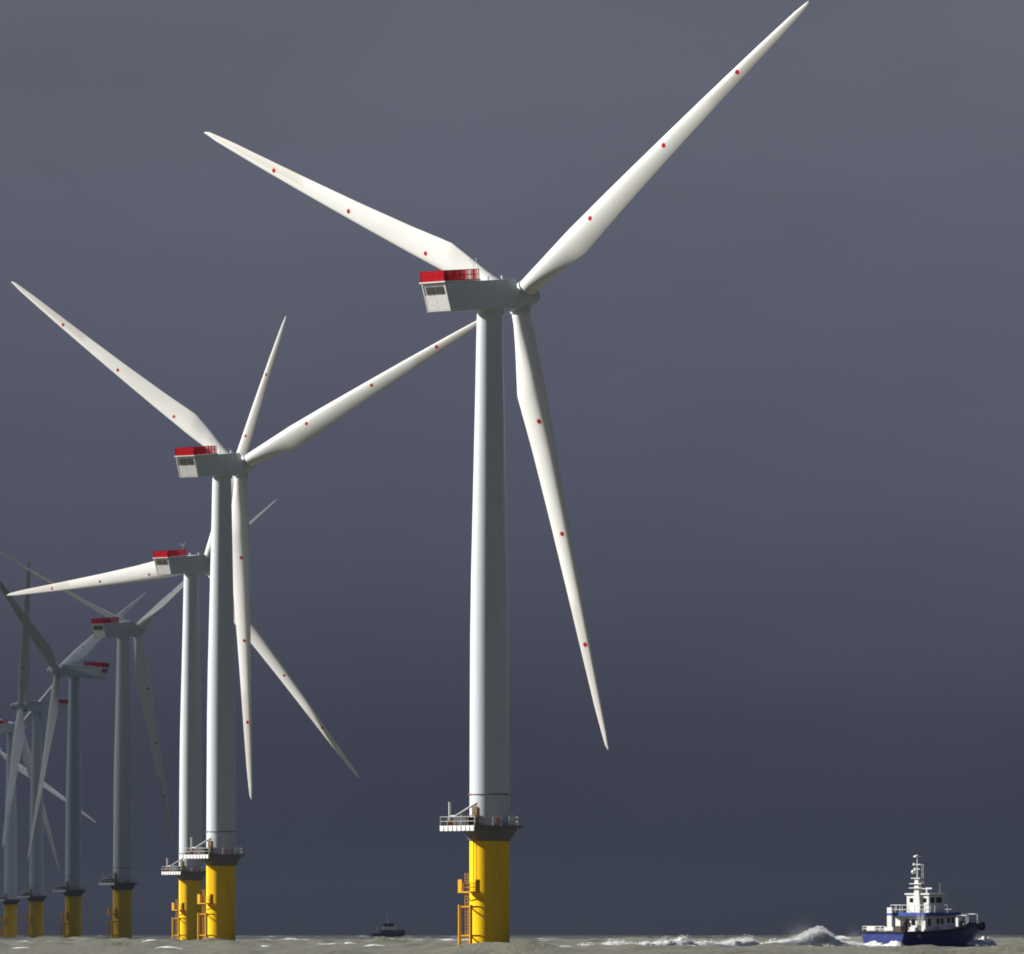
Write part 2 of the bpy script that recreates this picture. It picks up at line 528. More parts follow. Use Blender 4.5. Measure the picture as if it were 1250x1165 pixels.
def marker_mesh(r, xc):
    vs = []; n = 14
    c = interp(r, BR, BC)
    def P(rr, xx):
        a = Vector(blade_point(rr, xx, 1)); 
        return a + Vector((0, 0.012, 0))
    vs.append(P(r, xc))
    for i in range(n):
        t = 2 * pi * i / n
        vs.append(P(r + 0.31 * sin(t), xc + 0.31 * cos(t) / c))
    fs = [(0, 1 + i, 1 + (i + 1) % n) for i in range(n)]
    return MB().add(vs, fs, False).mesh('marker_dot', 'dot')

ME = {}
ME['blade'] = blade_mesh()
ME['dots'] = [marker_mesh(16.3, 0.35), marker_mesh(31.2, 0.40), marker_mesh(45.9, 0.42)]

# rotor hub, axis = local +Y pointing upwind
ME['hub'] = MB().lathe([(-2.35, 1.55), (-1.9, 1.66), (-1.2, 1.72), (0.9, 1.72), (1.6, 1.58), (2.1, 1.34), (2.3, 1.2)], 40, 'Y').mesh('hub', 'nacelle')
ME['nose'] = MB().lathe([(2.25, 1.16), (2.9, 1.12), (3.35, 0.98), (3.7, 0.72), (3.9, 0.38), (3.96, 0.05)], 32, 'Y').mesh('nose_cone', 'nacelle')
mb = MB()
mb.tube((0, 0, 1.15), (0, 0, 1.95), 1.34, 32)
ME['collar'] = mb.mesh('blade_collar', 'nacelle')

# nacelle, local y forward, origin on the tower axis at hub height
def nacelle_mesh():
    hw = 2.05
    prof = [(-11.2, 1.88), (-10.25, -1.88), (2.7, -1.88), (3.5, -1.6), (3.62, -0.9), (3.62, 1.1), (3.3, 1.78), (1.5, 1.88)]
    mb = MB(); n = len(prof); vs = []
    def wid(y): return hw if y < 1.2 else hw - 0.30 * (y - 1.2) / 2.4
    for sx in (1, -1):
        vs += [(sx * wid(y), y, z) for y, z in prof]
    fs = [tuple(range(n)), tuple(range(2 * n - 1, n - 1, -1))]
    for i in range(n):
        j = (i + 1) % n
        fs.append((i, n + i, n + j, j))
    mb.add(vs, fs)
    me = mb.mesh('nacelle_body', 'nacelle')
    import bmesh
    bm = bmesh.new(); bm.from_mesh(me); bmesh.ops.recalc_face_normals(bm, faces=bm.faces); bm.to_mesh(me); bm.free()
    return bevel_mesh(me, 0.09, 2)
ME['nacelle'] = nacelle_mesh()
# tilted frame of the rear face: u across, v up the slope
rt = Vector((0, -11.2, 1.88)); rb = Vector((0, -10.25, -1.88))
vup = (rt - rb).normalized(); nrm = Vector((1, 0, 0)).cross(vup); nrm = -nrm if nrm.y > 0 else nrm
RM = Matrix(((1, vup.x, nrm.x, rb.x), (0, vup.y, nrm.y, rb.y), (0, vup.z, nrm.z, rb.z), (0, 0, 0, 1)))
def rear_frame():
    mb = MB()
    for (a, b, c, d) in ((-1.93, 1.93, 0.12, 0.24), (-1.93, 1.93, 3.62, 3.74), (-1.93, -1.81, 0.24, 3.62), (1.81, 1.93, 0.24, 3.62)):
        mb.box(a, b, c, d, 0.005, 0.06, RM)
    return mb.mesh('rear_frame', 'white')  # sun on the rear face put into the colour, whiter than the nacelle paint
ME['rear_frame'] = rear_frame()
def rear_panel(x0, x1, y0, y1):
    return MB().box(x0, x1, y0, y1, 0.005, 0.035, RM).mesh('rear_panel', 'white')  # same skin as the nacelle, coloured whiter to paint in the sunlight
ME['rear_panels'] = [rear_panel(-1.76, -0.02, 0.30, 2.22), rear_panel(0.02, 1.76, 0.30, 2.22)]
def louvre(x0, x1):
    mb = MB().box(x0, x1, 2.42, 3.42, 0.005, 0.03, RM)
    for k in range(6):
        z = 2.47 + k * 0.16
        mb.box(x0 + 0.03, x1 - 0.03, z, z + 0.07, 0.03, 0.09, RM)
    return mb.mesh('louvre_window', 'louvre')
ME['louvres'] = [louvre(-1.45, -0.09), louvre(0.09, 1.45)]
# hoist platform with red fence on the nacelle roof
ME['hoist_base'] = MB().box(-2.16, 2.16, -11.45, -4.2, 1.90, 2.06).mesh('hoist_base', 'white')
def fence_side(sx):
    mb = MB(); x = sx * 1.95
    for z in (2.08, 2.72, 3.36):
        mb.box(x - 0.03, x + 0.03, -11.26, -4.3, z, z + 0.07)
    y = -11.2
    k = 0
    while y < -4.45:
        wd = 0.19 if y < -7.6 else 0.12
        mb.box(x - 0.018, x + 0.018, y, y + wd, 2.1, 3.41)
        y += 0.24 if y < -7.6 else 0.29
    return mb.mesh('fence_panel', 'red')
ME['fences'] = [fence_side(1), fence_side(-1)]
def fence_rear(y):
    mb = MB()
    for z in (2.08, 2.72, 3.36): mb.box(-1.90, 1.90, y - 0.03, y + 0.03, z, z + 0.07)
    for k in range(6):
        a = -1.9 + k * 0.635
        mb.box(a, a + 0.61, y - 0.012, y + 0.012, 2.1, 3.40)
    return mb.mesh('fence_panel', 'red')
ME['fences'].append(fence_rear(-11.3))
mb = MB()
for z in (2.08, 2.72, 3.36): mb.box(-1.90, 1.90, -4.33, -4.27, z, z + 0.07)
for k in range(13): mb.box(-1.85 + k * 0.285, -1.73 + k * 0.285, -4.315, -4.285, 2.1, 3.4)
ME['fences'].append(mb.mesh('fence_panel', 'red'))
ME['fence_post'] = MB().box(-0.05, 0.05, -0.05, 0.05, 2.06, 3.46).mesh('fence_post', 'red')
mb = MB().tube((0, 0, 1.85), (0, 0, 4.6), 0.035, 6)
mb.tube((-0.5, 0, 4.35), (0.5, 0, 4.35), 0.025, 6)
for sx in (-0.5, 0.5):
    mb.tube((sx, 0, 4.35), (sx, 0, 4.65), 0.02, 6); mb.lathe_at = None
    mb.box(sx - 0.09, sx + 0.09, -0.09, 0.09, 4.65, 4.76)
ME['wind_mast'] = mb.mesh('wind_sensor_mast', 'steel')
mb = MB().tube((0, 0, 1.8), (0, 0, 2.05), 0.09, 10).tube((0, 0, 2.05), (0, 0, 2.38), 0.15, 10)
ME['beacon'] = mb.mesh('beacon', 'white')
mb = MB().lathe([(-2.6, 1.72), (-1.86, 1.78)], 40)
ME['yaw_ring'] = mb.mesh('yaw_ring', 'nacelle')
# tower etc.
ME['tower'] = MB().lathe([(15.7, 2.58), (19.6, 2.57), (28, 2.55), (40, 2.5), (48, 2.39), (58, 2.16), (70, 1.89), (81.7, 1.66)], 64).mesh('tower', 'tower')
ME['seams'] = []
mb = MB().ring(2.60, 19.7, 0.075, 56, 6)
ME['tower_ring'] = mb.mesh('tower_ring', 'dark_steel')
ME['ring_lamp'] = MB().box(0, 0.2, -0.1, 0.1, -0.11, 0.11).mesh('ring_lamp', 'orange')
ME['weld'] = {}
for z, r in ((36.5, 2.515), (58.0, 2.165)):
    ME['weld'][z] = MB().ring(r, z, 0.022, 56, 5).mesh('flange_seam', 'tower')
ME['door'] = MB().box(2.5, 2.66, -0.5, 0.5, 15.75, 18.1).mesh('door', 'equip')
ME['tp'] = MB().lathe([(-7, 2.58), (2, 2.58), (13.7, 2.58)], 64).mesh('transition_piece', 'yellow')
ME['collar_cone'] = MB().lathe([(13.7, 2.64), (13.85, 2.66), (15.2, 3.62), (15.36, 3.66)], 64).mesh('platform_cone', 'dark_steel')
ME['deck'] = MB().lathe([(15.36, 4.2), (15.68, 4.2)], 56, smooth=False).mesh('deck', 'dark_steel')
EXT0, EXT1, EXW = 1.5, 5.65, 3.3
ME['laydown'] = MB().box(EXT0, EXT1, -EXW, EXW, 15.18, 15.62, LM).mesh('laydown_deck', 'dark_steel')
def fascia():
    mb = MB()
    n = 8
    for k in range(n):
        a = -EXW + k * (2 * EXW / n)
        mb.box(EXT1 + 0.003, EXT1 + 0.09, a + 0.10, a + 2 * EXW / n - 0.10, 14.98, 15.66, LM)
    mb.box(EXT1 + 0.003, EXT1 + 0.07, -EXW, EXW, 15.52, 15.62, LM)
    return mb.mesh('edge_beam', 'white')
ME['edge_beam'] = fascia()
PH0 = math.atan2(OUTV.y, OUTV.x)
def railing():
    mb = MB()
    half = math.asin(EXW / 4.12)
    for z in (16.22, 16.8):
        pts = []
        n = 48
        for i in range(n + 1):
            t = PH0 + half + (2 * pi - 2 * half) * i / n
            pts.append(Vector((4.12 * cos(t), 4.12 * sin(t), z)))
        c1 = LM @ Vector((EXT1 - 0.05, -EXW + 0.05, z)); c0 = LM @ Vector((EXT1 - 0.05, EXW - 0.05, z))
        a, b = pts[0], pts[-1]
        near0 = c0 if (a - c0).length < (a - c1).length else c1
        near1 = c1 if near0 is c0 else c0
        pts = [near0] + pts + [near1, near0]
        for p, q in zip(pts, pts[1:]): mb.tube(p, q, 0.035, 5)
    return mb.mesh('rail', 'steel')
ME['rail'] = railing()
ME['rail_post'] = MB().tube((0, 0, 15.66), (0, 0, 16.83), 0.04, 6).mesh('rail_post', 'steel')
half = math.asin(EXW / 4.12)
POSTS = []
for i in range(17):
    t = PH0 + half + (2 * pi - 2 * half) * i / 16
    POSTS.append((4.12 * cos(t), 4.12 * sin(t), 0))
for k in range(6):
    POSTS.append(tuple(LM @ Vector((EXT1 - 0.05, -EXW + 0.05 + k * (2 * EXW - 0.1) / 5, 0))))
mb = MB().tube((0, 0, 15.62), (0, 0, 18.5), 0.16, 10).tube((0, 0, 18.5), (0, 0, 18.7), 0.2, 10)
ME['crane_post'] = mb.mesh('crane_post', 'steel')
mb = MB()
def ilm(x, y, z): return LM @ Vector((x, y, z))
cp = ilm(4.7, -2.45, 0)
mb.tube(ilm(4.6, -1.45, 16.9), ilm(3.3, 1.2, 18.6), 0.13, 8).tube(ilm(3.3, 1.2, 18.6), ilm(3.6, 0.6, 17.4), 0.07, 6)
mb.tube(ilm(4.6, -1.45, 16.9), ilm(4.7, -2.45, 16.9), 0.12, 8)
ME['crane_boom'] = mb.mesh('crane_boom', 'steel')
ME['crane_foot'] = MB().box(-0.35, 0.35, -0.35, 0.35, 15.62, 16.35).mesh('crane_foot', 'orange')
mb = MB().box(3.6, 4.9, -1.5, 0.9, 15.63, 16.75, LM)
ME['generator'] = bevel_mesh(mb.mesh('generator_box', 'equip'), 0.06, 1)
mb = MB()
mb.tube(ilm(3.5, 0.2, 17.0), ilm(5.0, 0.9, 16.1), 0.09, 6).tube(ilm(3.6, -0.6, 16.8), ilm(4.8, -0.2, 16.95), 0.08, 6)
ME['hose'] = mb.mesh('folded_boom', 'steel')
mb = MB().box(-0.36, 0.36, -0.3, 0.3, 15.68, 17.05)
ME['cabinet'] = bevel_mesh(mb.mesh('cabinet', 'white'), 0.04, 1)
ME['buoy'] = MB().box(-0.2, 0.2, -0.15, 0.15, 16.0, 16.6).mesh('lifebuoy_box', 'orange')
# upper ladder between landing and deck, yellow
def ladder(x, z0, z1, w=0.28, step=0.4, y0=0.0):
    mb = MB()
    for s_ in (-w, w): mb.tube(ilm(x, y0 + s_, z0), ilm(x, y0 + s_, z1), 0.055, 6)
    z = z0 + 0.2
    while z < z1:
        mb.tube(ilm(x, y0 - w, z), ilm(x, y0 + w, z), 0.025, 5); z += step
    return mb
ME['upper_ladder'] = ladder(3.05, 7.3, 18.4, y0=0.55).mesh('upper_ladder', 'yellow_rail')
ME['lower_ladder'] = ladder(3.95, -4, 9.6, y0=-0.05).mesh('lower_ladder', 'yellow_rail')
ME['rest'] = MB().box(2.62, 4.5, -1.15, 1.15, 7.05, 7.22, LM).mesh('rest_platform', 'yellow_rail')
def cage():
    mb = MB()
    for z in (7.75, 8.3):
        mb.tube(ilm(2.7, -1.1, z), ilm(4.45, -1.1, z), 0.04, 6).tube(ilm(2.7, 1.1, z), ilm(4.45, 1.1, z), 0.04, 6)
        mb.tube(ilm(4.45, -1.1, z), ilm(4.45, -0.45, z), 0.04, 6).tube(ilm(4.45, 0.45, z), ilm(4.45, 1.1, z), 0.04, 6)
    for x in (2.75, 3.6, 4.45):
        for y in (-1.1, 1.1): mb.tube(ilm(x, y, 7.2), ilm(x, y, 8.33), 0.045, 6)
    mb.box(4.40, 4.50, -1.12, -0.42, 7.2, 8.75, LM)
    mb.box(2.7, 3.5, 1.06, 1.12, 7.2, 8.75, LM)
    return mb.mesh('rest_railing', 'yellow_rail')
ME['cage'] = cage()
ME['fender'] = {}
for s_ in (-1, 1):
    mb = MB().tube(ilm(4.25, 1.05 * s_, -5), ilm(4.25, 1.05 * s_, 5.5), 0.21, 12)
    ME['fender'][s_] = mb.mesh('fender_tube', 'yellow_rail')
ME['strut'] = []
for z in (5.25, 1.55, -2.5):
    for s_ in (-1, 1):
        ME['strut'].append(MB().tube(ilm(2.45, 0.85 * s_, z), ilm(4.25, 1.05 * s_, z), 0.12, 8).mesh('strut', 'yellow_rail'))
    ME['strut'].append(MB().tube(ilm(4.25, -1.05, z), ilm(4.25, 1.05, z), 0.07, 8).mesh('strut', 'yellow_rail'))
ME['brace'] = [MB().tube(ilm(2.5, 0.8 * s_, 6.0), ilm(3.6, 0.8 * s_, 7.05), 0.08, 6).mesh('brace', 'yellow_rail') for s_ in (-1, 1)]
# cable tube on the shaded side
jt = radians(160)
mb = MB().tube((2.75 * cos(-jt + 3.0), -2.75, -5), (2.75 * cos(-jt + 3.0), -2.75, 0.5), 0.15, 8)

def make_turbine(X0, D, yaw_d, az_d, tilt_d, label, pitch_d=0.0):
    yaw, az, tilt = radians(yaw_d), radians(az_d), radians(tilt_d)
    root = bpy.data.objects.new('wind_turbine', None)
    COL.objects.link(root)
    root.location = (X0, D, 0)
    root['label'] = label
    root['category'] = 'wind turbine'
    root['group'] = 'offshore wind turbines in a row'
    tp = obj('transition_piece', ME['tp'], root)
    obj('platform_cone', ME['collar_cone'], root)
    pl = obj('service_platform', ME['deck'], root)
    obj('laydown_deck', ME['laydown'], pl); obj('edge_beam', ME['edge_beam'], pl)
    obj('rail', ME['rail'], pl)
    for p in POSTS: obj('rail_post', ME['rail_post'], pl, loc=p)
    obj('cabinet', ME['cabinet'], pl, loc=(2.95, -2.0, 0))
    obj('lifebuoy_box', ME['buoy'], pl, loc=(1.1, -3.9, 0))
    crane = obj('davit_crane', ME['crane_post'], root, loc=(cp.x, cp.y, 0))
    obj('crane_foot', ME['crane_foot'], crane)
    obj('crane_boom', ME['crane_boom'], crane, loc=(-cp.x, -cp.y, 0))
    obj('generator_box', ME['generator'], pl)
    obj('folded_boom', ME['hose'], pl)
    bl = obj('boat_landing', ME['rest'], root)
    obj('rest_railing', ME['cage'], bl)
    obj('lower_ladder', ME['lower_ladder'], bl); obj('upper_ladder', ME['upper_ladder'], bl)
    for s_ in (-1, 1): obj('fender_tube', ME['fender'][s_], bl)
    for m_ in ME['strut']: obj('strut', m_, bl)
    for m_ in ME['brace']: obj('brace', m_, bl)
    tw = obj('tower', ME['tower'], root)
    obj('tower_ring', ME['tower_ring'], tw)
    for a in (radians(200), radians(-35), radians(80)):
        obj('ring_lamp', ME['ring_lamp'], tw, mtx=Matrix.Translation((2.62 * cos(a), 2.62 * sin(a), 19.72)) @ Matrix.Rotation(a, 4, 'Z'))
    for z, m_ in ME['weld'].items(): obj('flange_seam', m_, tw)
    d_ = obj('door', ME['door'], tw); d_.rotation_euler.z = PH0
    # nacelle, yaw only
    NM = Matrix.Translation((0, 0, HUB_Z)) @ Matrix.Rotation(-yaw, 4, 'Z')
    NT = NM @ Matrix.Rotation(radians(5.6), 4, 'X')
    nac = obj('nacelle', ME['nacelle'], root, mtx=NT)
    obj('yaw_ring', ME['yaw_ring'], nac)
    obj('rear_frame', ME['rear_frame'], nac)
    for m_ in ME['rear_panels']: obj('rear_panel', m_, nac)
    for m_ in ME['louvres']: obj('louvre_window', m_, nac)
    obj('wind_sensor_mast', ME['wind_mast'], nac, loc=(0.6, -3.6, 0))
    for sx in (1.2, -1.2): obj('beacon', ME['beacon'], nac, loc=(sx, 1.3, 0))
    hp = obj('hoist_platform', ME['hoist_base'], root, mtx=NT)
    for m_ in ME['fences']: obj('fence_panel', m_, hp)
    for sx in (-1.95, 1.95):
        for y in (-11.3, -9.0, -6.65, -4.3): obj('fence_post', ME['fence_post'], hp, loc=(sx, y, 0))
    # rotor
    RMx = NM @ Matrix.Translation((0, OVER, 0)) @ Matrix.Rotation(tilt, 4, 'X')
    hub = obj('rotor_hub', ME['hub'], root, mtx=RMx)
    obj('nose_cone', ME['nose'], hub)
    for k in range(3):
        t = az + k * 2 * pi / 3
        # columns: leading edge, downwind, span, in the rotor frame (x right, y upwind, z up)
        B = Matrix(((-sin(t), 0, cos(t), 0), (0, -1, 0, 0), (cos(t), 0, sin(t), 0), (0, 0, 0, 1)))
        obj('blade_collar', ME['collar'], hub, mtx=B)
        b = obj('blade', ME['blade'], root, mtx=RMx @ B @ Matrix.Rotation(radians(-pitch_d), 4, 'Z'))
        for m_ in ME['dots']: obj('marker_dot', m_, b)
    return root

TURB = [
 (-2.89, 994.0, 39.56, 35.42, 8, 'nearest and largest white wind turbine, standing alone right of the others'),
 (-51.05, 1354.0, 32.46, 24.78, 8, 'second largest sunlit white wind turbine, its right blade tip behind the nearest turbine'),
 (-71.56, 1718.4, 34.2, 65.49, 8, 'sunlit white wind turbine just behind the second largest, one blade pointing left'),
 (-105.2, 2085.0, 35.0, 36.7, 8, 'shaded grey wind turbine with red nacelle fence, first one left of the sunlit turbines', 48),
 (-137.5, 2420.0, -63.5, 29.5, 7, 'shaded grey wind turbine with its rotor left of the tower, dark blade reaching up left', 60),
 (-172.5, 2800.0, -92.0, 122.5, 5, 'dim grey wind turbine with one blade pointing straight up into the dark sky', 70),
 (-200.0, 3079.0, 33.0, 45.0, 8, 'dim grey wind turbine whose tower is the leftmost in the frame', 60),
 (-234.8, 3460.0, 30.0, 89.0, 8, 'far wind turbine cut off by the left edge, only a pale lower blade showing', 60),
]
for a in TURB: make_turbine(*a)

# ------------------------------------------------------------------ work boat
BOAT_D = 940.0
BYAW = radians(40)
boat = bpy.data.objects.new('work_boat', None)
COL.objects.link(boat)
bx, by = (1076.5 - 625) * BOAT_D / FPX, BOAT_D
boat.location = (bx, by, 0.3)
boat.scale = (0.955, 0.955, 0.955)
boat.rotation_euler = (radians(0.4), radians(-0.6), pi / 2 - BYAW)
boat['label'] = 'blue and white work boat with tall white mast, throwing up spray on the right'
boat['category'] = 'boat'

def hull_mesh(L, B, stern_top, bow_top, draft, name, material, bottom=None, zsplit=0.35):
    st = 22; pts = []
    def half(q, h):      # q along 0..1, h 0 keel..1 deck
        full = min(1.0, max(0.0, (1 - q) / 0.42)) ** (0.62 if h > 0.5 else 0.85)
        base = B / 2 * (0.95 + 0.05 * min(1, q * 5)) * full
        return base * (0.62 + 0.38 * min(1.0, h) ** 0.6)
    hs = [0, 0.25, 0.45, 0.62, 0.8, 1.0]
    mb = MB(); vs = []
    for i in range(st + 1):
        q = i / st
        top = stern_top + (bow_top - stern_top) * max(0, q - 0.15) ** 1.6 / 0.85 ** 1.6
        for h in hs:
            z = -draft + (top + draft) * h
            rake = L * (0.93 + 0.07 * h)
            x = q * rake
            y = half(q, h)
            if h == 0: y *= 0.25
            vs.append((x, max(y, 0.03), z))
    n = len(hs)
    vs2 = vs + [(x, -y, z) for x, y, z in vs]
    o = len(vs); fs = []
    for i in range(st):
        for k in range(n - 1):
            a = i * n + k
            fs.append((a, a + 1, a + n + 1, a + n))
            fs.append((o + a, o + a + n, o + a + n + 1, o + a + 1))
        a = i * n
        fs.append((a, a + n, o + a + n, o + a))
    for k in range(n - 1): fs.append((k, o + k, o + k + 1, k + 1))
    e = st * n
    for k in range(n - 1): fs.append((e + k, e + k + 1, o + e + k + 1, o + e + k))
    mb.add(vs2, fs, False)
    me = mb.mesh(name, material)
    me.polygons.foreach_set('use_smooth', [abs(p.normal.x) < 0.9 for p in me.polygons])
    # deck a little below the bulwark top
    dk = MB(); dv = []
    for i in range(st + 1):
        x, y, z = vs[i * n + n - 1]
        dv += [(x, max(0.01, y - 0.06), z - 0.55), (x, -max(0.01, y - 0.06), z - 0.55)]
    df = [(2 * i, 2 * i + 1, 2 * i + 3, 2 * i + 2) for i in range(st)]
    dk.add(dv, df)
    edge = [vs[i * n + n - 1] for i in range(st + 1)]
    return me, dk.mesh('main_deck', 'deck'), edge
hm, dm, edge = hull_mesh(20.8, 7.3, 1.85, 2.85, 1.2, 'hull', 'hull')
hull = obj('hull', hm, boat)
obj('main_deck', dm, boat)
mb = MB()
for s_ in (1, -1):
    for p, q in zip(edge, edge[1:]):
        mb.tube((p[0], s_ * (p[1] + 0.03), p[2] - 0.1), (q[0], s_ * (q[1] + 0.03), q[2] - 0.1), 0.13, 6)
mb.tube((edge[0][0] - 0.05, -edge[0][1], edge[0][2] - 0.1), (edge[0][0] - 0.05, edge[0][1], edge[0][2] - 0.1), 0.11, 6)
obj('rubbing_strake', mb.mesh('rubbing_strake', 'rubber'), hull)
def tyre():
    mb = MB().ring(0.42, 0, 0.17, 20, 8)
    return mb.mesh('tyre_fender', 'rubber')
TY = tyre()
for x in (19.2, 20.0):
    for s_ in (1, -1):
        yy = np.interp(x, [p[0] for p in edge], [p[1] for p in edge]) + 0.22
        obj('tyre_fender', TY, hull, mtx=Matrix.Translation((x, s_ * yy, 2.35)) @ Matrix.Rotation(pi / 2, 4, 'X'))
def bpart(name, mb, material, parent=boat, bev=0):
    me = mb.mesh(name, material)
    if bev: bevel_mesh(me, bev, 1)
    return obj(name, me, parent)
# lower deckhouse and upper deck with blue edge
house = bpart('deckhouse', MB().box(5.9, 12.4, -2.45, 2.45, 1.25, 3.92), 'white', bev=0.08)
updk = bpart('upper_deck', MB().box(5.35, 12.7, -2.9, 2.9, 3.92, 4.02), 'deck')
for nm, bxs in (('deck_edge', (5.25, 5.35, -2.95, 2.95)), ('deck_edge', (5.35, 12.8, -2.95, -2.9)), ('deck_edge', (5.35, 12.8, 2.9, 2.95)), ('deck_edge', (12.7, 12.8, -2.9, 2.9))):
    bpart(nm, MB().box(bxs[0], bxs[1], bxs[2], bxs[3], 3.80, 4.22), 'bstripe', updk)
# side windows and doors of the deckhouse
for (x0, x1, z0, z1, nm) in ((6.35, 6.95, 2.5, 3.45, 'window'), (8.2, 8.8, 2.75, 3.45, 'window'), (9.1, 9.7, 2.75, 3.45, 'window'), (10.5, 11.1, 2.85, 3.55, 'window'), (11.4, 11.9, 2.85, 3.55, 'window')):
    for s_ in (-1, 1):
        y0, y1 = sorted((s_ * 2.44, s_ * 2.475))
        w_ = bpart(nm, MB().box(x0, x1, y0, y1, z0, z1), 'glass', house)
for (y0, y1, z0, z1) in ((-1.7, -1.1, 1.5, 3.4), (0.2, 0.9, 1.5, 3.4)):
    bpart('door', MB().box(5.87, 5.91, y0, y1, z0, z1), 'brownw', house)
bpart('window', MB().box(5.87, 5.91, -0.75, -0.15, 2.6, 3.3), 'glass', house)
# funnels
for s_ in (1, -1):
    if s_ == 1:
        f_ = bpart('exhaust_funnel', MB().box(4.85, 5.2, 2.15, 3.0, 1.3, 4.85), 'white', bev=0.06)
        bpart('funnel_stripe', MB().box(4.83, 5.22, 2.13, 3.02, 3.85, 4.12), 'bstripe', f_)
# wheelhouse
wh = bpart('wheelhouse', MB().box(7.5, 10.8, -1.83, 1.83, 4.02, 6.45), 'white', bev=0.08)
bpart('wheelhouse_roof', MB().box(7.3, 11.1, -2.0, 2.0, 6.45, 6.66), 'white', wh, 0.04)
for (x0, x1) in ((7.75, 8.6), (8.95, 10.2)):
    for s_ in (-1, 1):
        y0, y1 = sorted((s_ * 1.82, s_ * 1.855))
        bpart('window', MB().box(x0, x1, y0, y1, 5.45, 6.15), 'glass', wh)
for (y0, y1) in ((-1.35, -0.8), (0.75, 1.3)):
    bpart('window', MB().box(7.47, 7.51, y0, y1, 5.5, 6.05), 'glass', wh)
for k in range(3):
    bpart('window', MB().box(10.79, 10.83, -1.55 + k * 1.1, -0.65 + k * 1.1, 5.45, 6.15), 'glass', wh)
bpart('wheelhouse_door', MB().box(7.46, 7.51, 0.0, 0.55, 4.05, 5.3), 'brownw', wh)
# mast
mast = bpart('mast', MB().add(
    [(7.25, -0.62, 4.1), (7.25, 0.62, 4.1), (8.6, 0.55, 4.1), (8.6, -0.55, 4.1), (7.2, -0.3, 8.6), (7.2, 0.3, 8.6), (7.75, 0.25, 8.6), (7.75, -0.25, 8.6)],
    [(3, 2, 1, 0), (4, 5, 6, 7), (0, 1, 5, 4), (1, 2, 6, 5), (2, 3, 7, 6), (3, 0, 4, 7)]), 'white', bev=0.05)
bpart('mast_pole', MB().tube((7.45, 0, 8.6), (7.45, 0, 11.3), 0.09, 8, 0.06), 'white', mast)
bpart('mast_top_platform', MB().tube((7.45, 0, 11.3), (7.45, 0, 11.48), 0.5, 14).tube((7.45, 0, 11.48), (7.45, 0, 11.6), 0.2, 10), 'white', mast)
for z, w_, x_ in ((7.3, 1.0, 7.35), (7.85, 0.95, 7.35), (8.55, 0.75, 7.4)):
    bpart('mast_platform', MB().box(x_ - 0.4, x_ + 0.5, -w_, w_, z, z + 0.1), 'white', mast)
for z, w_ in ((10.35, 0.55), (9.75, 0.4)):
    bpart('crosstree', MB().tube((7.45, -w_, z), (7.45, w_, z), 0.06, 6).box(7.35, 7.55, w_ - 0.12, w_ + 0.12, z - 0.12, z + 0.18), 'white', mast)
bpart('radar_dome', MB().lathe([(-0.24, 0.12), (-0.12, 0.27), (0.05, 0.31), (0.2, 0.22), (0.28, 0.05)], 16), 'white', mast).location = (7.45, 0.62, 9.4)
cagep = MB()
for dy in (-0.75, -1.0):
    cagep.tube((7.4, dy, 7.9), (7.4, dy, 10.4), 0.035, 5)
for z in (8.5, 9.1, 9.7, 10.3): cagep.tube((7.4, -0.75, z), (7.4, -1.0, z), 0.03, 5)
bpart('antenna_frame', cagep, 'steel', mast)
bpart('radar_scanner', MB().tube((9.2, -0.2, 6.66), (9.2, -0.2, 7.2), 0.12, 8).box(9.1, 9.3, -1.0, 0.6, 7.2, 7.38), 'white', wh)
bpart('whip_antenna', MB().tube((10.3, -1.4, 6.6), (10.4, -1.4, 8.0), 0.02, 5), 'steel', wh)
# rails
def rail(name, pts, h, parent=boat, r=0.04, mids=2, step=0.9, material='white'):
    mb = MB()
    for p, q in zip(pts, pts[1:]):
        p, q = Vector(p), Vector(q); L_ = (q - p).length; n = max(1, round(L_ / step))
        for k in range(n + 1):
            c = p.lerp(q, k / n); mb.tube(c, c + Vector((0, 0, h)), r, 5)
        for m_ in range(mids):
            dz = Vector((0, 0, h * (m_ + 1) / mids)); mb.tube(p + dz, q + dz, r, 5)
    return bpart(name, mb, material, parent)
rail('upper_rail', [(7.4, 2.8, 4.02), (5.45, 2.8, 4.02), (5.45, -2.8, 4.02), (7.4, -2.8, 4.02)], 1.15, updk)
rail('upper_rail', [(11.0, -2.8, 4.02), (12.6, -2.8, 4.02), (12.6, 2.8, 4.02), (11.0, 2.8, 4.02)], 1.1, updk, r=0.025)
rail('stern_rail', [(4.0, 3.3, 1.85), (0.15, 3.3, 1.85), (0.15, -0.4, 1.85)], 0.62, hull, r=0.05)
bpart('stern_panel', MB().box(0.1, 0.14, 1.3, 2.6, 1.95, 2.45), 'white', hull)
bpart('stern_panel', MB().box(0.1, 0.14, -1.6, -0.2, 1.95, 2.4), 'white', hull)
rail('bow_frame', [(16.3, 1.2, 2.6), (16.3, -1.2, 2.6), (19.3, -0.75, 2.75), (19.3, 0.75, 2.75), (16.3, 1.2, 2.6)], 1.15, hull, r=0.06, mids=1, step=3.0)
bpart('windlass', MB().tube((17.0, -0.6, 2.6), (17.0, 0.6, 2.6), 0.35, 12).box(16.7, 17.3, -0.2, 0.2, 2.2, 3.0), 'equip', hull)
bpart('anchor_locker', MB().box(16.4, 17.1, 0.2, 0.9, 2.3, 3.45), 'white', hull, 0.04)
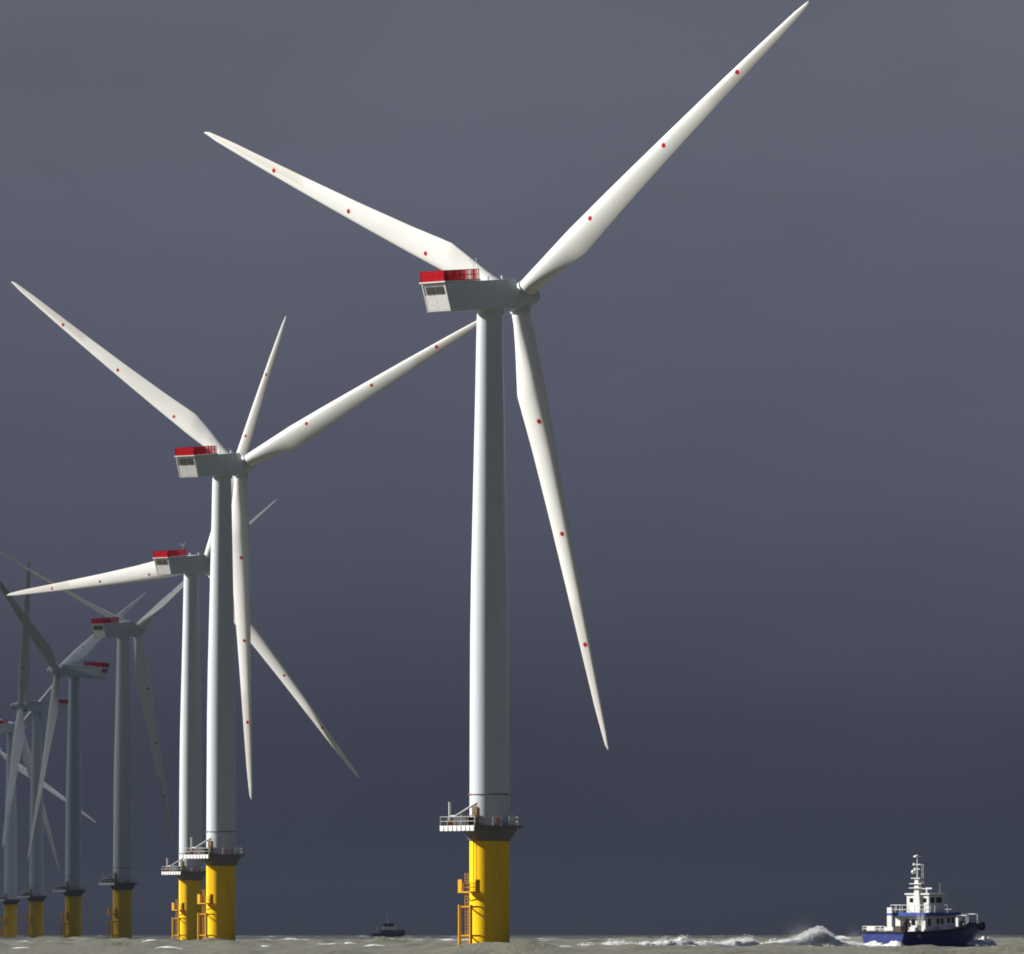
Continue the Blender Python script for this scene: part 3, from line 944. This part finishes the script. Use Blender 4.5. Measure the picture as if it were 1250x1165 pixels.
# deck gear behind the house
bpart('deck_crane', MB().tube((4.9, -0.6, 1.3), (4.9, -0.6, 2.9), 0.18, 8).tube((4.9, -0.6, 2.9), (3.5, -1.0, 3.3), 0.12, 8).tube((3.5, -1.0, 3.3), (2.8, -1.1, 2.4), 0.09, 8), 'equip')
bpart('deck_locker', MB().box(3.2, 4.2, -2.8, -1.6, 1.3, 2.35), 'white', boat, 0.05)
bpart('deck_locker', MB().box(4.2, 5.2, 0.2, 1.3, 1.3, 2.5), 'brownw', boat, 0.05)
bpart('deck_locker', MB().box(1.8, 3.0, 0.6, 2.2, 1.3, 2.2), 'deck', boat, 0.05)
st_ = MB()
for yy_ in (-2.55, -1.95):
    st_.tube((4.2, yy_, 1.35), (5.4, yy_, 3.95), 0.06, 6).tube((4.2, yy_, 2.2), (5.4, yy_, 4.8), 0.03, 6)
for k in range(8):
    st_.box(4.25 + k * 0.15, 4.5 + k * 0.15, -2.55, -1.95, 1.5 + k * 0.32, 1.54 + k * 0.32)
bpart('stairway', st_, 'white')
bpart('boot_topping', MB().box(0.02, 0.03, -2.6, 2.6, -0.2, 0.1), 'antifoul', hull)
ye = np.interp(3.0, [p[0] for p in edge], [p[1] for p in edge])
bpart('hull_mark', MB().box(2.8, 3.3, -ye - 0.02, -ye + 0.3, 1.15, 1.4), 'yellow', hull)
ye = np.interp(8.5, [p[0] for p in edge], [p[1] for p in edge])
bpart('life_raft_canister', MB().tube((8.0, -ye + 0.35, 2.15), (9.1, -ye + 0.35, 2.15), 0.3, 12), 'white', hull)

# ------------------------------------------------------------------ distant boat
fb = bpy.data.objects.new('distant_boat', None)
COL.objects.link(fb)
FD = 3600.0
fb.location = ((454.5 - 625) * FD / FPX, FD, 0.55)
fb.rotation_euler = (0, 0, radians(14))
fb['label'] = 'small dark boat far off on the horizon left of the nearest turbine'
fb['category'] = 'boat'
hm2, dm2, edge2 = hull_mesh(16.0, 5.4, 1.7, 2.6, 1.6, 'hull', 'farhull')
h2 = obj('hull', hm2, fb); obj('main_deck', dm2, fb)
c2 = bpart('cabin', MB().box(4.2, 11.0, -2.1, 2.1, 1.2, 3.3), 'farhull', fb, 0.05)
bpart('cabin_upper', MB().box(5.2, 11.2, -2.0, 2.0, 3.3, 4.9), 'fargrey', fb, 0.08)
w2 = bpart('wheelhouse', MB().box(5.6, 10.0, -1.7, 1.7, 4.9, 6.1), 'glass', fb)
bpart('wheelhouse_roof', MB().box(5.2, 10.5, -1.9, 1.9, 6.1, 6.3), 'farhull', w2)
bpart('radar_mast', MB().tube((7.6, 0, 6.3), (7.6, 0, 8.2), 0.5, 8, 0.3).tube((7.2, 0, 8.2), (7.2, 0, 11.6), 0.12, 6), 'fargrey', fb)
bpart('bow_bulwark', MB().box(12.2, 15.2, -1.4, 1.4, 2.2, 3.4), 'farhull', h2, 0.1)
bpart('aft_rail', MB().tube((2.5, 2.2, 2.0), (2.5, 2.2, 5.0), 0.1, 6).tube((2.5, -2.2, 2.0), (2.5, -2.2, 5.0), 0.1, 6).tube((2.5, -2.2, 4.0), (2.5, 2.2, 4.0), 0.1, 6), 'fargrey', fb)

# ------------------------------------------------------------------ wake, spray, whitecaps
def noise2(x, y, seed, octs=5, f0=0.6):
    r_ = np.random.default_rng(seed); z = np.zeros(np.broadcast(x, y).shape); a = 1.0; f = f0
    for o_ in range(octs):
        for k in range(4):
            th = r_.uniform(0, 2 * pi)
            z = z + a * np.sin((x * cos(th) + y * sin(th)) * f * 2 * pi + r_.uniform(0, 6.28) + 1.5 * np.sin((x * sin(th) - y * cos(th)) * f * 3))
        a *= 0.6; f *= 1.9
    return z / 4.0
def foam_patch(mb, cx, cy, ang, lx, ly, h, seed, res=0.16, prof=None, rough=0.3, dscale=1.0, strip=False, octs=5, f0=0.6):
    """a mound of broken water on the sea surface, ragged outline"""
    nx_ = max(8, int(2 * lx / res)); ny_ = max(6, int(2 * ly / res))
    u = np.linspace(-1, 1, nx_); v = np.linspace(-1, 1, ny_)
    U, V = np.meshgrid(u, v)
    ca, sa = cos(ang), sin(ang)
    Xp = cx + U * lx * ca - V * ly * sa; Yp = cy + U * lx * sa + V * ly * ca
    nse = noise2(U * lx, V * ly, seed, octs, f0)
    d = np.sqrt(U ** 2 + V ** 2)
    env = np.clip(1 - d ** 2, 0, 1)
    if strip: env = np.clip(1 - U ** 6, 0, 1) * np.clip(1 - V ** 2, 0, 1)
    hp = env if prof is None else env * prof(U)
    Hh = h * hp * (1 - rough / 2 + rough * nse)
    dens = np.clip(env * 1.5 + 0.45 * nse - 0.25, 0, 1.2) * 0.75 * dscale
    keep = dens > 0.02
    Zp = wave(Xp, Yp) + np.maximum(Hh, 0) + 0.03
    vs = list(zip(Xp.ravel().tolist(), Yp.ravel().tolist(), Zp.ravel().tolist())); dl = dens.ravel().tolist()
    fs = []
    for j in range(ny_ - 1):
        for i in range(nx_ - 1):
            if keep[j, i] or keep[j + 1, i] or keep[j, i + 1]:
                a = j * nx_ + i
                fs.append((a, a + 1, a + nx_ + 1, a + nx_))
    used = sorted({i for f in fs for i in f}); mp_ = {o: n for n, o in enumerate(used)}
    mb.add([vs[i] for i in used], [tuple(mp_[i] for i in f) for f in fs], True)
    mb.dens += [dl[i] for i in used]
HD = Vector((sin(BYAW), cos(BYAW), 0)); SD = Vector((cos(BYAW), -sin(BYAW), 0))      # heading, starboard
def wk(back, side=0.0):
    p = Vector((bx, by, 0)) - HD * back + SD * side
    return p.x, p.y
HA = math.atan2(HD.y, HD.x)
wake = MB()
def wake_profile(U):
    bk = 31.5 - U * 27.5                      # metres behind the stern
    g = lambda c, w, h: h * np.exp(-((bk - c) / w) ** 2)
    return 0.62 + g(12.6, 2.6, 1.05) + g(16.0, 3.2, 0.6) + g(21.5, 2.8, 0.2) + g(27.0, 1.1, 0.75) + g(29.5, 1.4, 0.35) + g(34.5, 2.2, 0.3) + g(39, 0.8, 0.5) + g(44, 2.5, 0.2) + g(52, 1.5, 0.3) - g(24, 1.5, 0.15)
foam_patch(wake, *wk(31.5, 0.3), HA, 27.5, 1.9, 1.0, 1, res=0.2, prof=wake_profile, rough=0.3, strip=True, dscale=1.3, octs=3, f0=0.28)
foam_patch(wake, *wk(4.0), HA, 5.2, 2.6, 0.45, 7)
wo = obj('boat_wake', wake.mesh('boat_wake', 'foam')); wo['kind'] = 'stuff'
wo['label'] = 'white churned wake trailing behind the blue boat'; wo['category'] = 'wake'
# foam along the hull and at the bow
bow = MB()
foam_patch(bow, *wk(-17.5, 1.6), HA - 0.25, 4.2, 1.0, 1.0, 8, dscale=1.2)
foam_patch(bow, *wk(-20.6, 0.3), HA, 2.0, 1.6, 1.5, 9, dscale=1.1)
foam_patch(bow, *wk(0.2, -0.8), HA + pi / 2, 3.6, 0.9, 1.0, 12, dscale=1.2)
foam_patch(bow, *wk(0.8, 2.6), HA + pi / 2, 1.8, 0.9, 1.15, 13, dscale=1.2)
bo = obj('bow_wave', bow.mesh('bow_wave', 'foam')); bo['kind'] = 'stuff'
bo['label'] = 'white foam breaking along the hull of the blue boat'; bo['category'] = 'foam'
# droplets
def droplets(name, centres, n, seed, label):
    r_ = np.random.default_rng(seed); mb = MB()
    base_ = np.array([(1, 0, 0), (-1, 0, 0), (0, 1, 0), (0, -1, 0), (0, 0, 1), (0, 0, -1)], float)
    # froth thrown up along the wake, thickest on the splash behind the stern
    bk = np.concatenate([r_.normal(13.4, 2.2, 9000), r_.uniform(5, 58, 9000)])
    vv = np.clip(r_.normal(0, 0.42, bk.size), -1, 1)
    hh = wake_profile((31.5 - bk) / 27.5) * (1 - vv ** 2)
    lift = np.where(r_.random(bk.size) < 0.85, r_.uniform(0.75, 1.08, bk.size), r_.uniform(1.0, 1.45, bk.size))
    fx = bx - HD.x * bk + SD.x * (vv * 1.9 + 0.3); fy = by - HD.y * bk + SD.y * (vv * 1.9 + 0.3)
    fz = wave(fx, fy) + hh * lift
    sz = r_.uniform(0.02, 0.075, bk.size)
    tri_ = [(0, 2, 4), (2, 1, 4), (1, 3, 4), (3, 0, 4), (2, 0, 5), (1, 2, 5), (3, 1, 5), (0, 3, 5)]
    for q in range(bk.size):
        mb.add((base_ * sz[q] + (fx[q], fy[q], fz[q])).tolist(), tri_, False)
    base = [(1, 0, 0), (-1, 0, 0), (0, 1, 0), (0, -1, 0), (0, 0, 1), (0, 0, -1)]
    tri = [(0, 2, 4), (2, 1, 4), (1, 3, 4), (3, 0, 4), (2, 0, 5), (1, 2, 5), (3, 1, 5), (0, 3, 5)]
    for _ in range(n):
        c, sx, sz = centres[r_.integers(len(centres))]
        p = np.array(c) + np.array([r_.normal(0, sx), r_.normal(0, sx), abs(r_.normal(0, sz))])
        s_ = r_.uniform(0.005, 0.014)
        mb.add([(p[0] + s_ * a, p[1] + s_ * b, p[2] + s_ * c_) for a, b, c_ in base], tri, False)
    o = obj(name, mb.mesh(name, 'drops')); o['kind'] = 'stuff'; o['label'] = label; o['category'] = 'spray'
c1 = wk(16.5); c2_ = wk(14.0); c3 = wk(1.0, -3.6); c4 = wk(-20.8, 1.0); c5 = wk(28)
droplets('spray', [((c1[0], c1[1], 0.6), 0.9, 1.0), ((c1[0] + .6, c1[1], 0.6), 0.7, 1.2), ((c2_[0], c2_[1], 1.1), 1.4, 0.5), ((c3[0], c3[1], 0.4), 0.5, 0.8), ((c4[0], c4[1], 0.5), 0.7, 0.6), ((c5[0], c5[1], 0.7), 0.8, 0.4)], 14000, 3, 'fine white spray flying above the boat wake')
# whitecaps on the open sea
caps = MB()
def gp(px, py):
    D = FPX * CAM_Z / (py - 1141.0); return (px - 625) * D / FPX, D
CAPS = [(20, 1161, 2.0), (158, 1160, 2.6), (181, 1159.5, 2.0), (208, 1161, 3.4), (323, 1159, 1.8), (403, 1157.5, 3.6), (433, 1157.5, 2.2), (462, 1158, 3.6),
        (603, 1160.5, 1.4), (640, 1158.5, 2.6), (668, 1156.5, 2.2), (692, 1157.5, 3.4), (719, 1154.5, 1.2), (786, 1155, 1.7), (826, 1155.5, 3.2),
        (360, 1148, 3.2), (408, 1148.5, 2.2), (890, 1161, 2.2), (1225, 1160, 1.5), (270, 1157, 1.6), (540, 1153, 1.8), (90, 1156, 1.4)]
for k, (px, py, lx) in enumerate(CAPS):
    x_, y_ = gp(px, py)
    # climb to the crest of the wave standing there
    yy = np.linspace(y_ - 14, y_ + 14, 57); zz = wave(np.full(57, x_), yy)
    y_ = float(yy[np.argmax(zz)])
    foam_patch(caps, x_, y_, random.uniform(-0.5, 0.3), lx * 0.62, 0.5, random.uniform(0.10, 0.22), 40 + k, res=0.12, dscale=1.6)
for s_, (px, py) in enumerate(((566, 1156.6), (596, 1157.4))):
    x_, y_ = gp(px, py); foam_patch(caps, -2.89 + (-3.2 if s_ == 0 else 0.6), 994 - 3.6, 0, 1.1, 0.5, 0.12, 90 + s_, res=0.14)
co_ = obj('whitecaps', caps.mesh('whitecaps', 'foam')); co_['kind'] = 'stuff'
co_['label'] = 'scattered white foam on the wave crests'; co_['category'] = 'foam'

# ------------------------------------------------------------------ haze
hz = MB().box(-15000, 15000, -5000, 21000, -9, 150).mesh('haze', 'white')
hz.materials.clear()
hmat = bpy.data.materials.new('haze_air')
hmat.use_nodes = True
t = hmat.node_tree
t.nodes.clear()
ho = t.nodes.new('ShaderNodeOutputMaterial')
pv = t.nodes.new('ShaderNodeVolumePrincipled')
pv.inputs['Color'].default_value = (0.098, 0.115, 0.17, 1)
pv.inputs['Density'].default_value = 0.00007
pv.inputs['Anisotropy'].default_value = 0.4
t.links.new(pv.outputs[0], ho.inputs['Volume'])
hz.materials.append(hmat)
hzo = obj('haze', hz)
hzo['kind'] = 'stuff'
